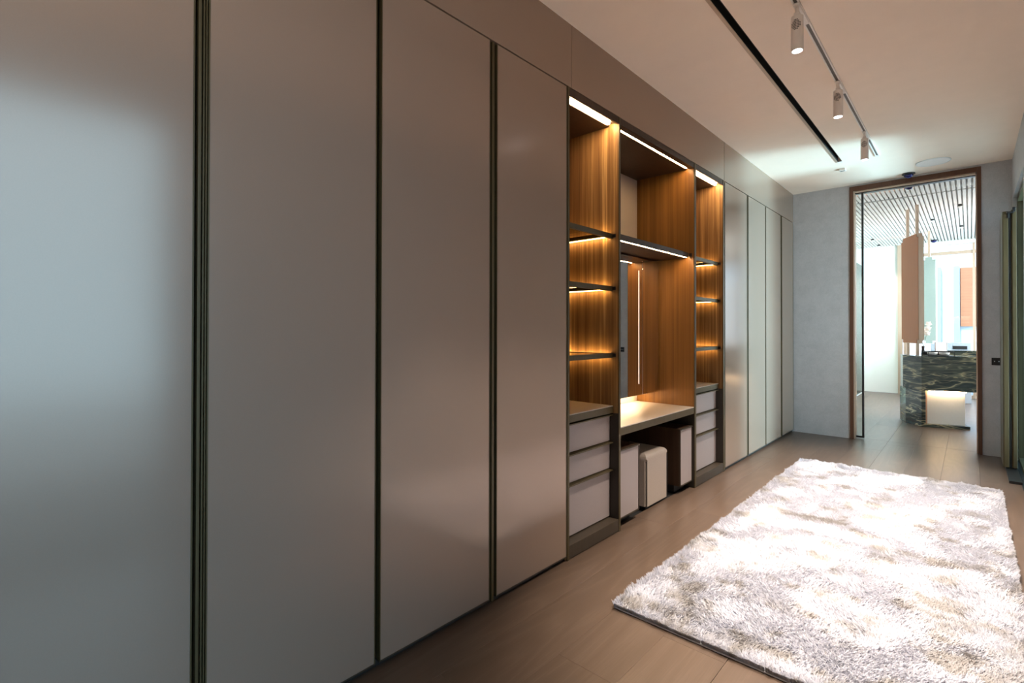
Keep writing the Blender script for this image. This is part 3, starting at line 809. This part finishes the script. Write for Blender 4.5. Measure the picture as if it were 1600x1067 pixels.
axm = math.atan2(-0.319, 0.141)
hanging_mirror(1.055, 8.91, axm, 0.275, 0.058, 1.10, 2.60, 0.941, (-0.15, 0.15), 'tall bronze-faced rounded mirror on two posts above island', 'brown_face', 'copper_pale')
M['mint_face'] = varied('mint_mirror_face', (0.40, 0.49, 0.45), 0.15, 0.4, 0.02)
hanging_mirror(1.13, 11.23, math.radians(-12), 0.10, 0.05, 1.05, 2.55, None, (0.0,), 'pale mint mirror on one post behind the bronze-faced mirror', 'mint_face', 'mint')

# downlights in the slatted ceiling
def downlight(x, y, label):
    t = thing('downlight', label, 'downlight', (x, y, H), 'small downlights in the slatted ceiling')
    bm = bmesh.new(); tube(bm, 0, 0, -0.028, -0.0005, 0.024, seg=16)
    obj('housing', bm, M['black_metal'], t, local=True)
    bm = bmesh.new(); tube(bm, 0, 0, -0.045, -0.028, 0.026, 0.022, seg=16)
    obj('trim', bm, M['white'], t, local=True)
for x, y, l in [(1.553, 9.112, 'nearest right downlight in the slatted ceiling beyond doorway'), (1.547, 10.96, 'second downlight behind the nearest right one in slatted ceiling'),
                (1.226, 10.035, 'downlight right of the hanging mirror posts in slatted ceiling'), (0.299, 11.5, 'downlight left of mirror posts, before the mint wall'),
                (0.302, 12.35, 'downlight left of mirror posts, closest to mint wall')]:
    downlight(x, y, l)
    spot('downlight_beam', (x, y, H - 0.048), (x, y, 0), 95, (1.0, 0.95, 0.88), 88, 0.8, 0.02)

# things standing on the island
TZ = 0.9405
def at(a, b): q_ = IB + dirf * a + dirb * b; return q_
p_ = at(0.22, 0.16)
t = thing('vanity_tray', 'black framed tray with chrome fittings on the marble island', 'tray', (p_.x, p_.y, TZ), rotz=math.atan2(dirf.y, dirf.x))
bs = [(-0.14, 0.14, -0.11, 0.11, 0, 0.006), (-0.134, 0.134, 0.098, 0.104, 0.006, 0.050)]
for ya in (-0.11, 0.104): bs += [(-0.14, 0.14, ya, ya + 0.006, 0.050, 0.060)]
for xa in (-0.14, 0.134): bs += [(xa, xa + 0.006, -0.104, 0.104, 0.050, 0.060)] + [(xa, xa + 0.006, ya, ya + 0.006, 0.006, 0.050) for ya in (-0.11, 0.104)]
obj('frame', boxes(*bs), M['black_metal'], t, local=True)
for dx, nm in ((-0.065, 'dish'), (0.06, 'dish')):
    bm = bmesh.new(); lathe(bm, [(0.03, 0.0065), (0.052, 0.02), (0.055, 0.048), (0.050, 0.048), (0.046, 0.022), (0.0, 0.018)], seg=20)
    bmesh.ops.translate(bm, vec=(dx, 0, 0), verts=bm.verts[:])
    obj(nm, bm, M['white'], t, local=True, smooth=True)
p_ = at(0.30, 0.36)
t = thing('shaving_mirror', 'small square white-lit mirror standing on the island', 'mirror', (p_.x, p_.y, TZ), rotz=math.radians(5))
obj('base', boxes((-0.05, 0.05, -0.03, 0.03, 0, 0.012)), M['pale_grey'], t, local=True)
obj('stem', boxes((-0.008, 0.008, -0.006, 0.006, 0.012, 0.05)), M['pale_grey'], t, local=True)
obj('frame', boxes((-0.065, 0.065, -0.010, 0.010, 0.05, 0.18)), M['pale_grey'], t, local=True, bevel=0.006)
obj('face', boxes((-0.055, 0.055, -0.013, -0.0101, 0.06, 0.17)), M['led_face'], t, local=True)

# orchid
p_ = at(0.14, 0.50)
t = thing('potted_orchid', 'white orchid in slim dark vase on island behind mirror', 'plant', (p_.x, p_.y, TZ))
bm = bmesh.new(); lathe(bm, [(0.022, 0.0), (0.024, 0.01), (0.016, 0.07), (0.02, 0.12), (0.016, 0.12), (0.0, 0.11)], seg=16)
obj('vase', bm, M['black_metal'], t, local=True, smooth=True)
bm = bmesh.new()
pts = [(0, 0, 0.11), (-0.01, 0, 0.2), (-0.03, 0, 0.30), (0.0, 0, 0.38), (0.03, 0, 0.42)]
for a, b in zip(pts, pts[1:]): rod(bm, a, b, 0.003, 6)
rod(bm, (0, 0, 0.11), (0.05, 0.01, 0.34), 0.003, 6)
obj('stem', bm, M['leaf_green'], t, local=True)
fl = None
for k, (fx, fy, fz) in enumerate([(-0.05, -0.01, 0.26), (-0.06, 0, 0.34), (-0.02, -0.02, 0.39), (0.045, 0.0, 0.30), (0.055, -0.01, 0.37), (0.02, -0.015, 0.33), (0.06, 0, 0.43), (-0.045, 0, 0.20)]):
    bm = bmesh.new()
    for a in range(5):
        an = a * 2 * math.pi / 5 + k
        tip = Vector((math.cos(an) * 0.042, -0.008, math.sin(an) * 0.042)); sd = Vector((-math.sin(an) * 0.018, -0.004, math.cos(an) * 0.018))
        c0 = bm.verts.new((0, 0.004, 0)); v1 = bm.verts.new(tip * 0.55 + sd); v2 = bm.verts.new(tip); v3 = bm.verts.new(tip * 0.55 - sd)
        bm.faces.new((c0, v1, v2, v3))
    bmesh.ops.translate(bm, vec=(fx, fy, fz), verts=bm.verts[:])
    o = obj('flower', bm, M['petal'], t, local=True)
    md = o.modifiers.new('thick', 'SOLIDIFY'); md.thickness = 0.0015

# grey bench with a dark grille under the far window
t = thing('storage_bench', 'pale grey low cabinet with dark grille before the far window', 'cabinet', (1.45, 11.9, 0))
obj('body', boxes((1.12, 1.66, 11.8, 12.1, 0.0, 1.06)), M['slate_grey'], t, bevel=0.006)
obj('grille', boxes((1.42, 1.61, 11.79, 11.799, 0.945, 1.005)), M['black_metal'], t)

# tall glass screen beside the mint wall
t = thing('glass_screen', 'tall greenish glass screen at left of the far room', 'screen', (0.02, 12.0, 0))
obj('glass_pane', boxes((0.010, 0.020, 10.6, 12.5, 0.02, 2.6)), M['glass_mint'], t)
obj('edge_profile', boxes((0.004, 0.026, 12.5, 12.52, 0.0, 2.6)), M['pale_grey'], t)
obj('base_channel', boxes((0.004, 0.026, 10.6, 12.5, 0.0, 0.02)), M['pale_grey'], t)

# lamp body added behind the camera, out of frame, around the warm ceiling fill
t = thing('added_floor_lamp', 'slim bronze lamp body added unseen behind the viewpoint', 'lamp', (1.4, -0.85, 0))
bm = bmesh.new(); lathe(bm, [(0.15, 0.0), (0.15, 0.015), (0.14, 0.022), (0.0, 0.022)], seg=32)
obj('base', bm, M['bronze'], t, local=True)
bm = bmesh.new(); tube(bm, 0, 0, 0.022, 1.52, 0.011, seg=16)
obj('added_lamp_pole', bm, M['bronze'], t, local=True)
bm = bmesh.new(); lathe(bm, [(0.03, 1.52), (0.30, 1.62), (0.34, 1.68), (0.335, 1.68), (0.295, 1.626), (0.03, 1.526)], seg=40)
obj('added_lamp_bowl', bm, M['bronze'], t, local=True, smooth=True)
